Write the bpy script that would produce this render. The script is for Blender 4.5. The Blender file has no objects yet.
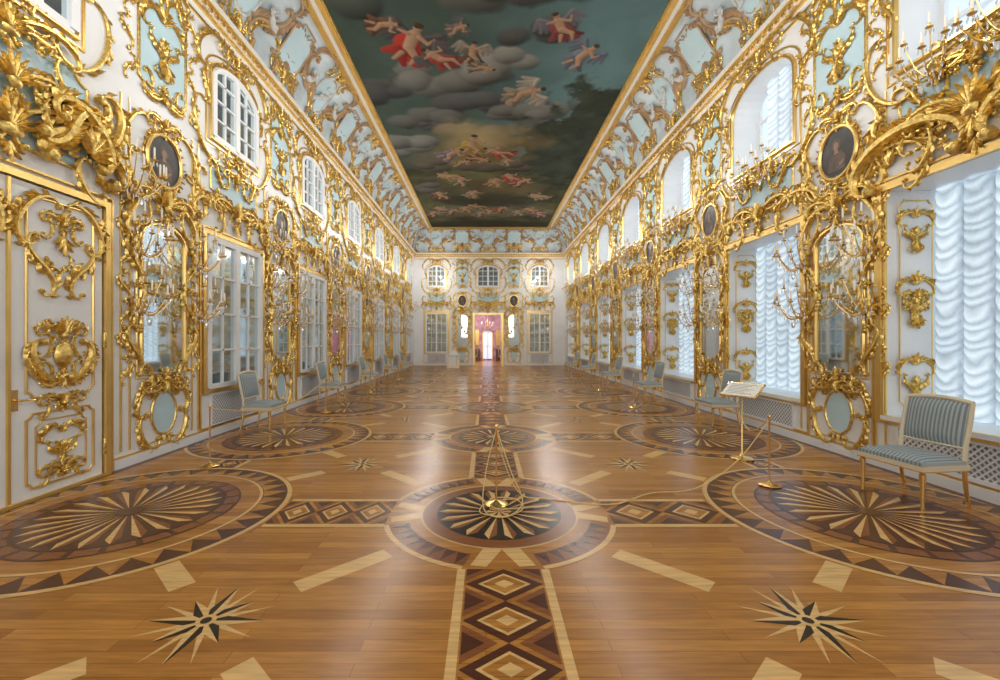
import bpy, math, random
import numpy as np
from mathutils import Matrix, Vector
random.seed(7); np.random.seed(7)
scene=bpy.context.scene
XL,XR,YF,YB=-4.57,5.0,27.3,-4.0
WT=6.95; CZ=8.5
PER=3.47
XC=(XL+XR)/2
# ------------------------------------------------------------ materials
def mat(name,col,rough=.5,metal=0.,emit=None,es=0,noise=None,bump=0,coat=0):
    m=bpy.data.materials.new(name); m.use_nodes=True
    nt=m.node_tree; b=nt.nodes['Principled BSDF']
    b.inputs['Base Color'].default_value=(*col,1)
    b.inputs['Roughness'].default_value=rough
    b.inputs['Metallic'].default_value=metal
    if coat: b.inputs['Coat Weight'].default_value=coat; b.inputs['Coat Roughness'].default_value=.08
    if emit: b.inputs['Emission Color'].default_value=(*emit,1); b.inputs['Emission Strength'].default_value=es
    if noise:
        sc,amt=noise
        tc=nt.nodes.new('ShaderNodeTexCoord'); n=nt.nodes.new('ShaderNodeTexNoise'); n.inputs['Scale'].default_value=sc
        n.inputs['Detail'].default_value=4
        nt.links.new(tc.outputs['Object'],n.inputs['Vector'])
        r=nt.nodes.new('ShaderNodeValToRGB')
        r.color_ramp.elements[0].position=.3; r.color_ramp.elements[1].position=.7
        r.color_ramp.elements[0].color=(*[c*(1-amt) for c in col],1)
        r.color_ramp.elements[1].color=(*[min(1,c*(1+amt*.5)) for c in col],1)
        nt.links.new(n.outputs['Fac'],r.inputs[0]); nt.links.new(r.outputs[0],b.inputs['Base Color'])
        if bump:
            bp=nt.nodes.new('ShaderNodeBump'); bp.inputs['Strength'].default_value=bump; bp.inputs['Distance'].default_value=.01
            nt.links.new(n.outputs['Fac'],bp.inputs['Height']); nt.links.new(bp.outputs[0],b.inputs['Normal'])
    return m
GOLD=mat('gilding',(.88,.60,.19),.33,.88,noise=(26,.42),bump=.7)
GOLDM=mat('gilt_moulding',(.86,.60,.21),.28,.85,noise=(3,.15))
WHITE=mat('white_paint',(.81,.83,.85),.42,noise=(1.5,.05))
BLUE=mat('pale_blue_paint',(.50,.68,.76),.45,noise=(2,.08))
COVE=mat('cove_paint',(.57,.68,.75),.5,noise=(1.4,.3))
GRIS=mat('grisaille_relief',(.62,.64,.64),.6,noise=(8,.25))
OCHRE=mat('ochre_painted_relief',(.46,.31,.18),.6,noise=(6,.3))
MIRROR=mat('mirror_glass',(.80,.85,.86),.03,1.0)
PANE=mat('window_pane_glass',(.60,.70,.75),.05,.9)
DARK=mat('portrait_canvas',(.030,.024,.022),.35,noise=(9,.6))
SKIN=mat('portrait_face_paint',(.30,.17,.11),.5)
ROBE=mat('portrait_robe_paint',(.12,.07,.05),.5,noise=(12,.5))
BRASS=mat('brass',(.86,.60,.24),.22,.95)
CANDLE=mat('candle_wax',(.9,.88,.8),.4)
CRYST=mat('crystal_drop',(.85,.9,.95),.05,.5)
GRILL=mat('radiator_screen_paint',(.74,.76,.78),.5)
SHADOW=mat('screen_backing',(.28,.29,.31),.8)  # dark grey shared by the screen backing and the sign's print
def woodmat(name,col,plank=False,var=.25):
    m=bpy.data.materials.new(name); m.use_nodes=True
    nt=m.node_tree; b=nt.nodes['Principled BSDF']; L=nt.links.new
    tc=nt.nodes.new('ShaderNodeTexCoord')
    mp=nt.nodes.new('ShaderNodeMapping'); mp.inputs['Scale'].default_value=(1.2,14,1)
    n=nt.nodes.new('ShaderNodeTexNoise'); n.inputs['Scale'].default_value=3; n.inputs['Detail'].default_value=6
    L(tc.outputs['Object'],mp.inputs[0]); L(mp.outputs[0],n.inputs['Vector'])
    r=nt.nodes.new('ShaderNodeValToRGB'); r.color_ramp.elements[0].position=.25; r.color_ramp.elements[1].position=.75
    r.color_ramp.elements[0].color=(*[c*(1-var) for c in col],1); r.color_ramp.elements[1].color=(*[min(1,c*(1+var)) for c in col],1)
    L(n.outputs['Fac'],r.inputs[0]); out=r.outputs[0]
    if plank:
        br=nt.nodes.new('ShaderNodeTexBrick'); br.inputs['Scale'].default_value=1
        br.inputs['Brick Width'].default_value=1.3; br.inputs['Row Height'].default_value=.085
        br.inputs['Mortar Size'].default_value=.0016; br.inputs['Mortar Smooth'].default_value=.2
        br.inputs['Color1'].default_value=(1.0,1.0,1.0,1); br.inputs['Color2'].default_value=(.64,.56,.48,1); br.inputs['Mortar'].default_value=(.30,.22,.15,1)
        L(tc.outputs['Object'],br.inputs['Vector'])
        mx=nt.nodes.new('ShaderNodeMix'); mx.data_type='RGBA'; mx.blend_type='MULTIPLY'; mx.inputs[0].default_value=1
        L(out,mx.inputs[6]); L(br.outputs['Color'],mx.inputs[7]); out=mx.outputs[2]
    L(out,b.inputs['Base Color'])
    b.inputs['Roughness'].default_value=.25
    b.inputs['Specular IOR Level'].default_value=.38
    return m
W_BASE=woodmat('oak_parquet',(.50,.225,.046),True)
W_CREAM=woodmat('maple_inlay',(.68,.43,.17))
W_DARK=woodmat('rosewood_inlay',(.085,.026,.011))
W_MID=woodmat('walnut_inlay',(.23,.078,.024))
W_BLACK=woodmat('ebony_inlay',(.018,.011,.009))
# ------------------------------------------------------------ mesh builder
class MB:
    def __init__(s): s.v=[];s.f=[];s.mi=[];s.mats=[];s.cur=0;s.M=None
    def mat(s,m):
        if m not in s.mats: s.mats.append(m)
        s.cur=s.mats.index(m); return s
    def add(s,vs,fs):
        o=len(s.v)
        if s.M is not None: vs=[tuple(s.M@Vector(p)) for p in vs]
        s.v.extend([tuple(p) for p in vs]); s.f.extend([tuple(i+o for i in f) for f in fs]); s.mi.extend([s.cur]*len(fs))
    def box(s,x0,x1,y0,y1,z0,z1):
        s.add([(x0,y0,z0),(x1,y0,z0),(x1,y1,z0),(x0,y1,z0),(x0,y0,z1),(x1,y0,z1),(x1,y1,z1),(x0,y1,z1)],
              [(0,3,2,1),(4,5,6,7),(0,1,5,4),(1,2,6,5),(2,3,7,6),(3,0,4,7)])
    def quad(s,a,b,c,d): s.add([a,b,c,d],[(0,1,2,3)])
    def poly(s,pts): s.add(pts,[tuple(range(len(pts)))])
    def relief(s,pts,rad,closed=False,n0=0.,sides=6,hf=1.):
        P=np.array(pts,float); n=len(P); rad=np.broadcast_to(np.array(rad,float),(n,))
        if closed: T=np.roll(P,-1,0)-np.roll(P,1,0)
        else: T=np.gradient(P,axis=0)
        T/= (np.linalg.norm(T,axis=1)[:,None]+1e-9); N=np.stack([-T[:,1],T[:,0]],1)
        vs=[];fs=[]
        for i in range(n):
            for k in range(sides):
                a=2*math.pi*k/sides; c=math.cos(a)*rad[i]; h=math.sin(a)*rad[i]*hf
                vs.append((P[i,0]+N[i,0]*c,P[i,1]+N[i,1]*c,n0+rad[i]*.3+h))
        m=n if closed else n-1
        for i in range(m):
            j=(i+1)%n
            for k in range(sides):
                l=(k+1)%sides; fs.append((i*sides+k,i*sides+l,j*sides+l,j*sides+k))
        if not closed:
            fs.append(tuple(range(sides))[::-1]); fs.append(tuple((n-1)*sides+k for k in range(sides)))
        s.add(vs,fs)
    def tube(s,pts,rad,sides=8):
        P=[Vector(p) for p in pts]; n=len(P); 
        if not hasattr(rad,'__len__'): rad=[rad]*n
        up=Vector((0,0,1)); vs=[];fs=[]; prev=None
        for i in range(n):
            t=(P[min(i+1,n-1)]-P[max(i-1,0)]).normalized()
            if prev is None:
                u=t.cross(up) if abs(t.dot(up))<.95 else t.cross(Vector((1,0,0)))
            else: u=prev-t*prev.dot(t)
            u.normalize(); prev=u; w=t.cross(u)
            for k in range(sides):
                a=2*math.pi*k/sides; vs.append(tuple(P[i]+(u*math.cos(a)+w*math.sin(a))*rad[i]))
        for i in range(n-1):
            for k in range(sides):
                l=(k+1)%sides; fs.append((i*sides+k,i*sides+l,(i+1)*sides+l,(i+1)*sides+k))
        fs.append(tuple(range(sides))[::-1]); fs.append(tuple((n-1)*sides+k for k in range(sides)))
        s.add(vs,fs)
    def lathe(s,prof,c=(0,0,0),seg=12,axis='z'):
        vs=[];fs=[]
        for r,h in prof:
            for k in range(seg):
                a=2*math.pi*k/seg
                if axis=='z': vs.append((c[0]+r*math.cos(a),c[1]+r*math.sin(a),c[2]+h))
                else: vs.append((c[0]+r*math.cos(a),c[1]+h,c[2]-r*math.sin(a)))
        for i in range(len(prof)-1):
            for k in range(seg):
                l=(k+1)%seg; fs.append((i*seg+k,i*seg+l,(i+1)*seg+l,(i+1)*seg+k))
        fs.append(tuple(range(seg))[::-1]); fs.append(tuple((len(prof)-1)*seg+k for k in range(seg)))
        s.add(vs,fs)
    def ball(s,c,rx,ry=None,rz=None,seg=8,ring=5):
        ry=ry or rx; rz=rz or rx; vs=[];fs=[]
        for i in range(ring+1):
            p=math.pi*i/ring-math.pi/2
            for k in range(seg):
                a=2*math.pi*k/seg; vs.append((c[0]+rx*math.cos(p)*math.cos(a),c[1]+ry*math.cos(p)*math.sin(a),c[2]+rz*math.sin(p)))
        for i in range(ring):
            for k in range(seg):
                l=(k+1)%seg; fs.append((i*seg+k,i*seg+l,(i+1)*seg+l,(i+1)*seg+k))
        s.add(vs,fs)
    def leaf(s,p,ang,ln,w,n0=0.01,lift=.3,curl=0.):
        vs=[];fs=[]; x,y=p; a=ang
        prof=[.35,.95,1.,.7,.06]; st=ln/4
        for i in range(5):
            cx,sx=math.cos(a),math.sin(a); ww=w*.5*prof[i]; t=i/4
            zc=n0+lift*w*(.5+math.sin(t*2.6)*.9)+ln*.18*t*t; ze=n0+ln*.12*t*t
            vs+= [(x-sx*ww,y+cx*ww,ze),(x,y,zc),(x+sx*ww,y-cx*ww,ze)]
            x+=cx*st; y+=sx*st; a+=curl/4
        for i in range(4):
            b=i*3; fs+=[(b,b+1,b+4,b+3),(b+1,b+2,b+5,b+4)]
        s.add(vs,[f[::-1] for f in fs])
    def mesh(s,name,smooth=True,mapf=None):
        v=[mapf(p) for p in s.v] if mapf else s.v
        me=bpy.data.meshes.new(name); me.from_pydata(v,[],s.f)
        for m in s.mats: me.materials.append(m)
        me.polygons.foreach_set('material_index',s.mi)
        if smooth: me.polygons.foreach_set('use_smooth',[True]*len(s.f))
        me.update(); 
        if smooth:
            try: me.set_sharp_from_angle(angle=math.radians(42))
            except Exception: pass
        return me
def link(name,me,M=None,parent=None):
    o=bpy.data.objects.new(name,me); scene.collection.objects.link(o)
    if parent: o.parent=parent
    if M is not None: o.matrix_basis=M
    return o
def empty(name,M): 
    o=bpy.data.objects.new(name,None); o.empty_display_size=.1; scene.collection.objects.link(o); o.matrix_basis=M; return o
def wallM(side,s,t=0,n=0):
    if side=='L': c=[(0,1,0),(0,0,1),(1,0,0)]; l=(XL+n,s,t)
    elif side=='R': c=[(0,-1,0),(0,0,1),(-1,0,0)]; l=(XR-n,s,t)
    elif side=='F': c=[(1,0,0),(0,0,1),(0,-1,0)]; l=(s,YF-n,t)
    else: c=[(-1,0,0),(0,0,1),(0,1,0)]; l=(s,YB+n,t)
    M=Matrix.Identity(4)
    for i in range(3):
        for j in range(3): M[j][i]=c[i][j]
    M[0][3],M[1][3],M[2][3]=l
    return M
# ------------------------------------------------------------ ornament vocabulary
RK,LK=.80,.98
def spath(p0,p1,kind,turn,flip,n=26):
    t=np.sin(np.linspace(-math.pi/2,math.pi/2,n))
    k=.35+np.abs(t)**3*3.2
    if kind=='S': k=k*np.tanh(t*5)
    dt=np.diff(t,prepend=t[0]); tot=np.sum(np.abs(k)*np.abs(dt)); k=k*math.radians(turn)/tot
    h=np.cumsum(k*dt); x=np.cumsum(np.cos(h)*dt); y=np.cumsum(np.sin(h)*dt)*flip
    q=np.stack([x,y],1); q-=q[0]; ch=q[-1]; L=np.hypot(*ch)
    d=np.array(p1,float)-np.array(p0,float); 
    a=math.atan2(d[1],d[0])-math.atan2(ch[1],ch[0]); sc=np.hypot(*d)/L
    R=np.array([[math.cos(a),-math.sin(a)],[math.sin(a),math.cos(a)]])*sc
    return q@R.T+np.array(p0), t
def scroll(mb,p0,p1,kind='C',flip=1,r=.02,turn=400,leaves=4,ll=.09,n0=.01):
    r=r*RK; ll=ll*LK; leaves=int(round(leaves*1.5))
    if leaves>0: turn=min(turn,380)
    P,t=spath(p0,p1,kind,turn,flip)
    rad=r*(.5+.6*np.cos(t*math.pi/2))
    mb.relief(P,rad,n0=n0,hf=1.3)
    for e in (0,-1): mb.ball((P[e][0],P[e][1],n0+r*.6),r*1.3,seg=6,ring=4)
    if leaves:
        T=np.gradient(P,axis=0)
        for i in range(leaves):
            f=(i+.7)/(leaves+.4); tt=-.86+1.72*f
            j=int(np.argmin(np.abs(t-tt))); j=min(max(j,1),len(P)-2)
            a=math.atan2(T[j][1],T[j][0]); a2=math.atan2(T[j+1][1],T[j+1][0]); a1=math.atan2(T[j-1][1],T[j-1][0])
            dd=(a2-a1+math.pi)%(2*math.pi)-math.pi
            sgn=-1 if dd>0 else 1
            dirn=a if tt<0 else a+math.pi
            off=math.radians(50)*sgn*(1 if tt<0 else -1)
            l=ll*(.75+.5*math.sin(math.pi*f)); 
            mb.leaf(P[j],dirn+off,l,l*.44,n0=n0,lift=.4,curl=-1.0*sgn*(1 if tt<0 else -1))
def SS(mb,cx,cy,x0,y0,x1,y1,kind='C',flip=1,**k):
    for sg in (1,-1): scroll(mb,(cx+sg*x0,cy+y0),(cx+sg*x1,cy+y1),kind,flip*sg,**k)
def fan(mb,c,ang,spread,n,ln,n0=.02,wf=.27):
    for i in range(n):
        f=(i-(n-1)/2)/max(1,(n-1)/2)
        mb.leaf(c,ang+f*spread,ln*(1-.3*abs(f))*.92,ln*wf,n0=n0,lift=.4,curl=f*.5)
def flower(mb,c,r,n0=.02):
    r*=.85
    for i in range(6): mb.leaf(c,i*math.pi/3,r,r*.6,n0=n0,lift=.2)
    mb.ball((c[0],c[1],n0+r*.25),r*.28,seg=6,ring=4)
def crest(mb,cx,cy,w,h,u=1,n0=.02,shell=True):
    A=math.pi/2*u
    if shell: fan(mb,(cx,cy+.12*h*u),A,1.15,9,h*.58,n0=n0+.02,wf=.21)
    mb.ball((cx,cy+.08*h*u,n0+.02),.07*w,.13*h,.04)
    r=.017+.012*w
    SS(mb,cx,cy,.06*w,-.12*h*u,.46*w,.10*h*u,'C',-u,r=r,leaves=5,ll=.16*h+.03*w,n0=n0)
    SS(mb,cx,cy,.12*w,.16*h*u,.30*w,.52*h*u,'S',u,r=r*.8,leaves=4,ll=.14*h+.02*w,n0=n0)
    SS(mb,cx,cy,.40*w,.12*h*u,.50*w,-.42*h*u,'C',u,r=r*.8,leaves=4,ll=.14*h,n0=n0)
    for sg in (1,-1):
        fan(mb,(cx+sg*.3*w,cy+.1*h*u),A-sg*.7*u,.5,3,h*.3,n0=n0)
        flower(mb,(cx+sg*.2*w,cy+.02*h*u),.05*w+.02,n0+.03)
    fan(mb,(cx,cy-.1*h*u),-A,.7,5,h*.38,n0=n0)
def garland(mb,x,t0,t1,w=.1,step=.34,n0=.01):
    n=max(1,int(round((t1-t0)/step))); st=(t1-t0)/n; f=1
    for i in range(n):
        a=t0+i*st
        scroll(mb,(x-w*.4*f,a+.04),(x+w*.4*f,a+st*.9),'S',f,r=.3*w*.55+.004,turn=330,leaves=4,ll=w*.8,n0=n0)
        fan(mb,(x,a+st*.95),math.pi/2,.8,3,w*.9,n0=n0)
        if i%2==0: flower(mb,(x,a+st*.5),w*.5,n0+.01)
        f=-f
def pendant(mb,cx,cy,w,h,n0=.01):
    fan(mb,(cx,cy+.28*h),math.pi/2,.9,5,h*.24,n0=n0)
    SS(mb,cx,cy,.06*w,.30*h,.44*w,.12*h,'C',-1,r=.02*w+.008,leaves=4,ll=.16*w+.03,n0=n0)
    SS(mb,cx,cy,.36*w,.10*h,.10*w,-.22*h,'S',1,r=.02*w+.008,leaves=4,ll=.16*w+.03,n0=n0)
    SS(mb,cx,cy,.10*w,-.15*h,.26*w,-.34*h,'C',1,r=.02*w+.006,leaves=3,ll=.14*w+.02,n0=n0)
    mb.ball((cx,cy,n0+.01),.11*w,.10*h,.03)
    fan(mb,(cx,cy-.2*h),-math.pi/2,.6,5,h*.28,n0=n0)
def putto(mb,cx,cy,s,sg=1,n0=.08):
    def q(a,b,c=0): return (cx+sg*s*a,cy+s*b,n0+s*c)
    mb.tube([q(-.28,-.02,.05),q(-.22,-.0,.1),q(-.05,.08,.14),q(.12,.22,.14),q(.2,.3,.12),q(.24,.35,.12)],[s*v for v in (.06,.14,.15,.14,.10,.05)],10)
    mb.ball(q(.30,.45,.16),.12*s,.135*s,.12*s,10,8); mb.ball(q(.30,.50,.14),.13*s,.12*s,.12*s,8,6)
    mb.ball(q(.33,.43,.275),.022*s,.022*s,.022*s,6,4)
    mb.tube([q(.2,.32,.2),q(.36,.24,.24),q(.48,.34,.24),q(.54,.36,.24)],[s*v for v in (.065,.055,.04,.035)],8)
    mb.tube([q(.14,.3,.1),q(.0,.42,.12),q(-.06,.52,.14),q(-.08,.58,.14)],[s*v for v in (.065,.055,.04,.035)],8)
    mb.tube([q(-.2,.0,.16),q(-.32,.12,.2),q(-.38,.10,.2),q(-.46,-.06,.16),q(-.54,-.1,.18)],[s*v for v in (.105,.09,.075,.05,.035)],8)
    mb.tube([q(-.24,-.05,.1),q(-.42,-.10,.12),q(-.58,-.16,.1),q(-.68,-.18,.12)],[s*v for v in (.105,.08,.05,.035)],8)
    for k in range(5): mb.leaf((cx+sg*s*.05,cy+s*.3),(math.pi/2+sg*(.2+.22*k)),s*(.5-.05*k),s*.14,n0+.02,.3,.3*sg)
def rectpath(x0,x1,y0,y1,c=.0,k=5):
    if c<=0: 
        return [(x0,y0),(x1,y0),(x1,y1),(x0,y1)]
    P=[]
    for (cx,cy,a0) in ((x1,y0,180),(x1,y1,270),(x0,y1,0),(x0,y0,90)):
        for i in range(k+1):
            a=math.radians(a0-90*i/k); P.append((cx+c*math.cos(a),cy+c*math.sin(a)))
    return P
def mould(mb,x0,x1,y0,y1,w=.03,d=.03,n0=0):
    for a,b,c,e in ((x0-w/2,x1+w/2,y0-w/2,y0+w/2),(x0-w/2,x1+w/2,y1-w/2,y1+w/2),(x0-w/2,x0+w/2,y0+w/2,y1-w/2),(x1-w/2,x1+w/2,y0+w/2,y1-w/2)):
        mb.box(a,b,c,e,n0,n0+d)
def panel(mb,x0,x1,y0,y1,c=.07,r=.014,fill=None,n0=0.):
    P=rectpath(x0,x1,y0,y1,c)
    if fill:
        m=mb.cur; mb.mat(fill); mb.poly([(p[0],p[1],n0+.006) for p in P]); mb.cur=m
    mb.relief(P,r,closed=True,n0=n0+.004)
def ellipse(cx,cy,a,b,n=28): return [(cx+a*math.cos(2*math.pi*i/n),cy+b*math.sin(2*math.pi*i/n)) for i in range(n)]
def archpath(hw,t0,ts,rise,n=12):
    P=[(-hw,t0)]+[(-hw*math.cos(math.pi*i/n),ts+rise*math.sin(math.pi*i/n)) for i in range(n+1)]+[(hw,t0)]
    return P
# ------------------------------------------------------------ room shell
def wall(name,side,s0,s1,ops,t1=WT+.15,m=WHITE):
    mb=MB().mat(m)
    S=sorted(set([s0,s1]+[o[0] for o in ops]+[o[1] for o in ops])); T=sorted(set([0,t1]+[o[2] for o in ops]+[o[3] for o in ops]))
    for i in range(len(S)-1):
        for j in range(len(T)-1):
            a=(S[i]+S[i+1])/2;b=(T[j]+T[j+1])/2
            if any(o[0]<a<o[1] and o[2]<b<o[3] for o in ops): continue
            if side=='R': q=[(XR,S[i+1],T[j]),(XR,S[i],T[j]),(XR,S[i],T[j+1]),(XR,S[i+1],T[j+1])]
            elif side=='L': q=[(XL,S[i],T[j]),(XL,S[i+1],T[j]),(XL,S[i+1],T[j+1]),(XL,S[i],T[j+1])]
            elif side=='F': q=[(S[i],YF,T[j]),(S[i+1],YF,T[j]),(S[i+1],YF,T[j+1]),(S[i],YF,T[j+1])]
            else: q=[(S[i+1],YB,T[j]),(S[i],YB,T[j]),(S[i],YB,T[j+1]),(S[i+1],YB,T[j+1])]
            mb.quad(*q)
    return link(name,mb.mesh(name,False))
CW=[4.35+PER*k for k in range(-2,7)]
CM=[4.35+PER*(k+.5) for k in range(-2,6)]
RW=1.04; RS=.66; RT=3.45
UW=.88; UB=4.82; US=6.0; UR=.5
ops=[]
for c in CW: ops+= [(c-RW,c+RW,RS,RT),(c-UW,c+UW,UB,US+UR)]
wall('wall_right','R',YB,YF,ops)
wall('wall_left','L',YB,YF,[])
wall('wall_far','F',XL,XR,[(.13-.85,.13+.85,0,3.2)])
wall('wall_back','B',XL,XR,[])
mb=MB().mat(W_BASE); mb.quad((XL,YB,0),(XR,YB,0),(XR,YF,0),(XL,YF,0)); 
mb.box(XL,XR,YB,YF,-.2,-.001)
LZ=.0006
def fl(m,pts,layer):
    mb.mat(m); z=LZ*layer
    a=0
    for i in range(len(pts)):
        x0,y0=pts[i]; x1,y1=pts[(i+1)%len(pts)]; a+=x0*y1-x1*y0
    if a<0: pts=pts[::-1]
    mb.poly([(x,y,z) for x,y in pts])
def clipx(x): return min(max(x,XL),XR)
def ringseg(m,cx,cy,r0,r1,a0,a1,layer,n=3):
    A=[a0+(a1-a0)*i/n for i in range(n+1)]
    P=[(clipx(cx+r1*math.cos(a)),cy+r1*math.sin(a)) for a in A]+[(clipx(cx+r0*math.cos(a)),cy+r0*math.sin(a)) for a in A[::-1]]
    fl(m,P,layer)
def disc(m,cx,cy,r,layer,n=48): fl(m,[(cx+r*math.cos(2*math.pi*i/n),cy+r*math.sin(2*math.pi*i/n)) for i in range(n)],layer)
def sunburst(cx,cy,r0,r1,n,layer,m1,m2):
    for i in range(n):
        a=2*math.pi*i/n; d=math.pi/n
        fl(m1,[(cx+r0*math.cos(a),cy+r0*math.sin(a)),(cx+r1*.86*math.cos(a-d*.62),cy+r1*.86*math.sin(a-d*.62)),(cx+r1*math.cos(a),cy+r1*math.sin(a))],layer)
        fl(m2,[(cx+r0*math.cos(a),cy+r0*math.sin(a)),(cx+r1*math.cos(a),cy+r1*math.sin(a)),(cx+r1*.86*math.cos(a+d*.62),cy+r1*.86*math.sin(a+d*.62))],layer)
def band(x0,y0,x1,y1,hw=.32,layer=1):
    L=math.hypot(x1-x0,y1-y0); ux,uy=(x1-x0)/L,(y1-y0)/L
    def q(a,b): return (x0+ux*a-uy*b,y0+uy*a+ux*b)
    def st(m,P,l): fl(m,[q(*p) for p in P],l)
    st(W_BASE,[(0,-hw),(L,-hw),(L,hw),(0,hw)],layer)
    for sg in (-1,1):
        st(W_CREAM,[(0,sg*hw),(L,sg*hw),(L,sg*(hw-.055)),(0,sg*(hw-.055))],layer+1)
    n=max(1,round(L/.42)); d=L/n; b=hw-.065
    def dia(m,cx,f,l): st(m,[(cx-d*.5*f,0),(cx,-b*f),(cx+d*.5*f,0),(cx,b*f)],l)
    for i in range(n):
        cx=(i+.5)*d
        dia(W_DARK,cx,1.0,layer+2); dia(W_CREAM,cx,.68,layer+3); dia(W_BASE,cx,.56,layer+4); dia(W_CREAM,cx,.26,layer+5)
        for sg in (1,-1):
            for e in (0,1):
                a=i*d if e==0 else (i+1)*d; g=1 if e==0 else -1
                st(W_MID,[(a,sg*b),(a+g*d*.40,sg*b),(a,sg*b*.22)],layer+2)
                st(W_DARK,[(a,sg*b*.98),(a+g*d*.24,sg*b*.98),(a,sg*b*.50)],layer+3)
RX=[-3.31,.12,3.55]; DY=3.1; RY=[4.0+DY*k for k in range(-2,8)]
RO,RI=1.38,1.0
for iy,y in enumerate(RY):
    if y>YF-1: continue
    for ix,x in enumerate(RX):
        if ix==0: band(x+RO,y,RX[1]-RI,y)
        if ix==1: band(x+RI,y,RX[2]-RO,y)
        if iy<len(RY)-1 and RY[iy+1]<YF-1:
            if ix==1: band(x,y+RI,x,RY[iy+1]-RI)
            else: band(x,y+RO,x,RY[iy+1]-RO,hw=.2)
        if ix==1:
            for q in range(4):
                a=math.pi/4+q*math.pi/2; 
                ringseg(W_MID,x,y,.82,1.0,a-.50,a+.50,4,10)
                for k in range(8):
                    aa=a-.43+.86*k/7
                    fl(W_DARK,[(x+.83*math.cos(aa-.055),y+.83*math.sin(aa-.055)),(x+.99*math.cos(aa),y+.99*math.sin(aa)),(x+.83*math.cos(aa+.055),y+.83*math.sin(aa+.055))],5)
                ringseg(W_CREAM,x,y,1.0,1.045,a-.50,a+.50,4,10)
                b=q*math.pi/2
                for e in (-1,1):
                    fl(W_CREAM,[(x+.72*math.cos(b),y+.72*math.sin(b)),(x+.98*math.cos(b+e*.12),y+.98*math.sin(b+e*.12)),(x+.98*math.cos(b+e*.24),y+.98*math.sin(b+e*.24)),(x+.72*math.cos(b+e*.2),y+.72*math.sin(b+e*.2))],4)
            disc(W_CREAM,x,y,.72,5,60); disc(W_MID,x,y,.70,6,60); disc(W_BLACK,x,y,.57,7,60)
            sunburst(x,y,.12,.56,18,8,W_CREAM,W_MID); disc(W_DARK,x,y,.12,9,20); sunburst(x,y,.0,.12,8,10,W_CREAM,W_CREAM)
        else:
            for k in range(36):
                a=2*math.pi*k/36; d=2*math.pi/36
                ringseg(W_DARK,x,y,1.10,1.33,a,a+d,3)
                pts=[(clipx(x+1.11*math.cos(a)),y+1.11*math.sin(a)),(clipx(x+1.11*math.cos(a+d)),y+1.11*math.sin(a+d)),(clipx(x+1.32*math.cos(a+d/2)),y+1.32*math.sin(a+d/2))]
                fl(W_BASE,pts,4)
                ringseg(W_CREAM,x,y,1.33,1.375,a,a+d,4)
                ringseg(W_CREAM,x,y,1.07,1.10,a,a+d,4)
            disc(W_DARK,x,y,.90,4,60)
            for k in range(24):
                a=2*math.pi*k/24; d=2*math.pi/24; ringseg(W_MID,x,y,.77,.88,a,a+d*.8,5)
            disc(W_DARK,x,y,.75,6,60)
            sunburst(x,y,.10,.74,24,7,W_CREAM,W_MID); disc(W_DARK,x,y,.10,9,20)
    for sx in ((RX[0]+RX[1])/2,(RX[1]+RX[2])/2):
        sy=y+DY/2
        if sy>YF-1.5: continue
        for k in range(8):
            a=k*math.pi/4; R=.34 if k%2==0 else .26; d=math.pi/8
            c=(sx,sy)
            fl(W_CREAM,[c,(sx+.11*math.cos(a-d),sy+.11*math.sin(a-d)),(sx+R*math.cos(a),sy+R*math.sin(a))],3)
            fl(W_BLACK,[c,(sx+R*math.cos(a),sy+R*math.sin(a)),(sx+.11*math.cos(a+d),sy+.11*math.sin(a+d))],3)
            a+=d; fl(W_CREAM,[(sx+.10*math.cos(a-.2),sy+.10*math.sin(a-.2)),(sx+.36*math.cos(a),sy+.36*math.sin(a)),(sx+.10*math.cos(a+.2),sy+.10*math.sin(a+.2))],2)
        disc(W_CREAM,sx,sy,.055,4,16); disc(W_BLACK,sx,sy,.03,5,12)
        dx=(RX[1]-RX[0])/2; dyy=DY/2; L=math.hypot(dx,dyy)
        for qx in (-1,1):
            for qy in (-1,1):
                ux,uy=qx*dx/L,qy*dyy/L; nx,ny=-uy,ux
                e=.92 if (qx<0)==(sx<0) else 1.16
                fl(W_CREAM,[(sx+ux*a+nx*b,sy+uy*a+ny*b) for a,b in ((.5,-.075),(e,-.075),(e,.075),(.5,.075))],1)
for x0,x1 in ((XL+.05,XL+.12),(XR-.12,XR-.05)):
    fl(W_DARK,[(x0,YB),(x1,YB),(x1,YF),(x0,YF)],6)
link('floor',mb.mesh('floor',False))
# ------------------------------------------------------------ ceiling painting
FX0,FX1,FY0,FY1=XC-3.62,XC+3.62,YB+.9,YF-.95
nx,ny=280,1080
gx=np.linspace(FX0,FX1,nx); gy=np.linspace(FY0,FY1,ny); GX,GY=np.meshgrid(gx,gy)
def vnoise(X,Y,sc,seed):
    rs=np.random.RandomState(seed); G=rs.rand(64,64); x=X*sc+100; y=Y*sc+100
    xi=np.floor(x).astype(int);yi=np.floor(y).astype(int);fx=x-xi;fy=y-yi;fx=fx*fx*(3-2*fx);fy=fy*fy*(3-2*fy)
    g=lambda a,b:G[a%64,b%64]
    return (g(xi,yi)*(1-fx)+g(xi+1,yi)*fx)*(1-fy)+(g(xi,yi+1)*(1-fx)+g(xi+1,yi+1)*fx)*fy
def fbm(X,Y,sc,seed,o=5,gain=.55):
    s=0;a=.5;t=0
    for i in range(o): s+=a*vnoise(X,Y,sc*2**i,seed+i);t+=a;a*=gain
    return s/t
def soft(d,w): return np.clip(.5-d/w,0,1)
wx=GX+1.0*fbm(GX,GY,.9,50,3); wy=GY+1.2*fbm(GX,GY,.8,60,3)
cl2=fbm(wx,wy,1.1,20,4,.5)
rel=fbm(wx,wy,.9,140,3,.45)[...,None]
sky=np.array([.085,.150,.160]); teal=(soft(-(GX-.8),3.0))[...,None]
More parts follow.
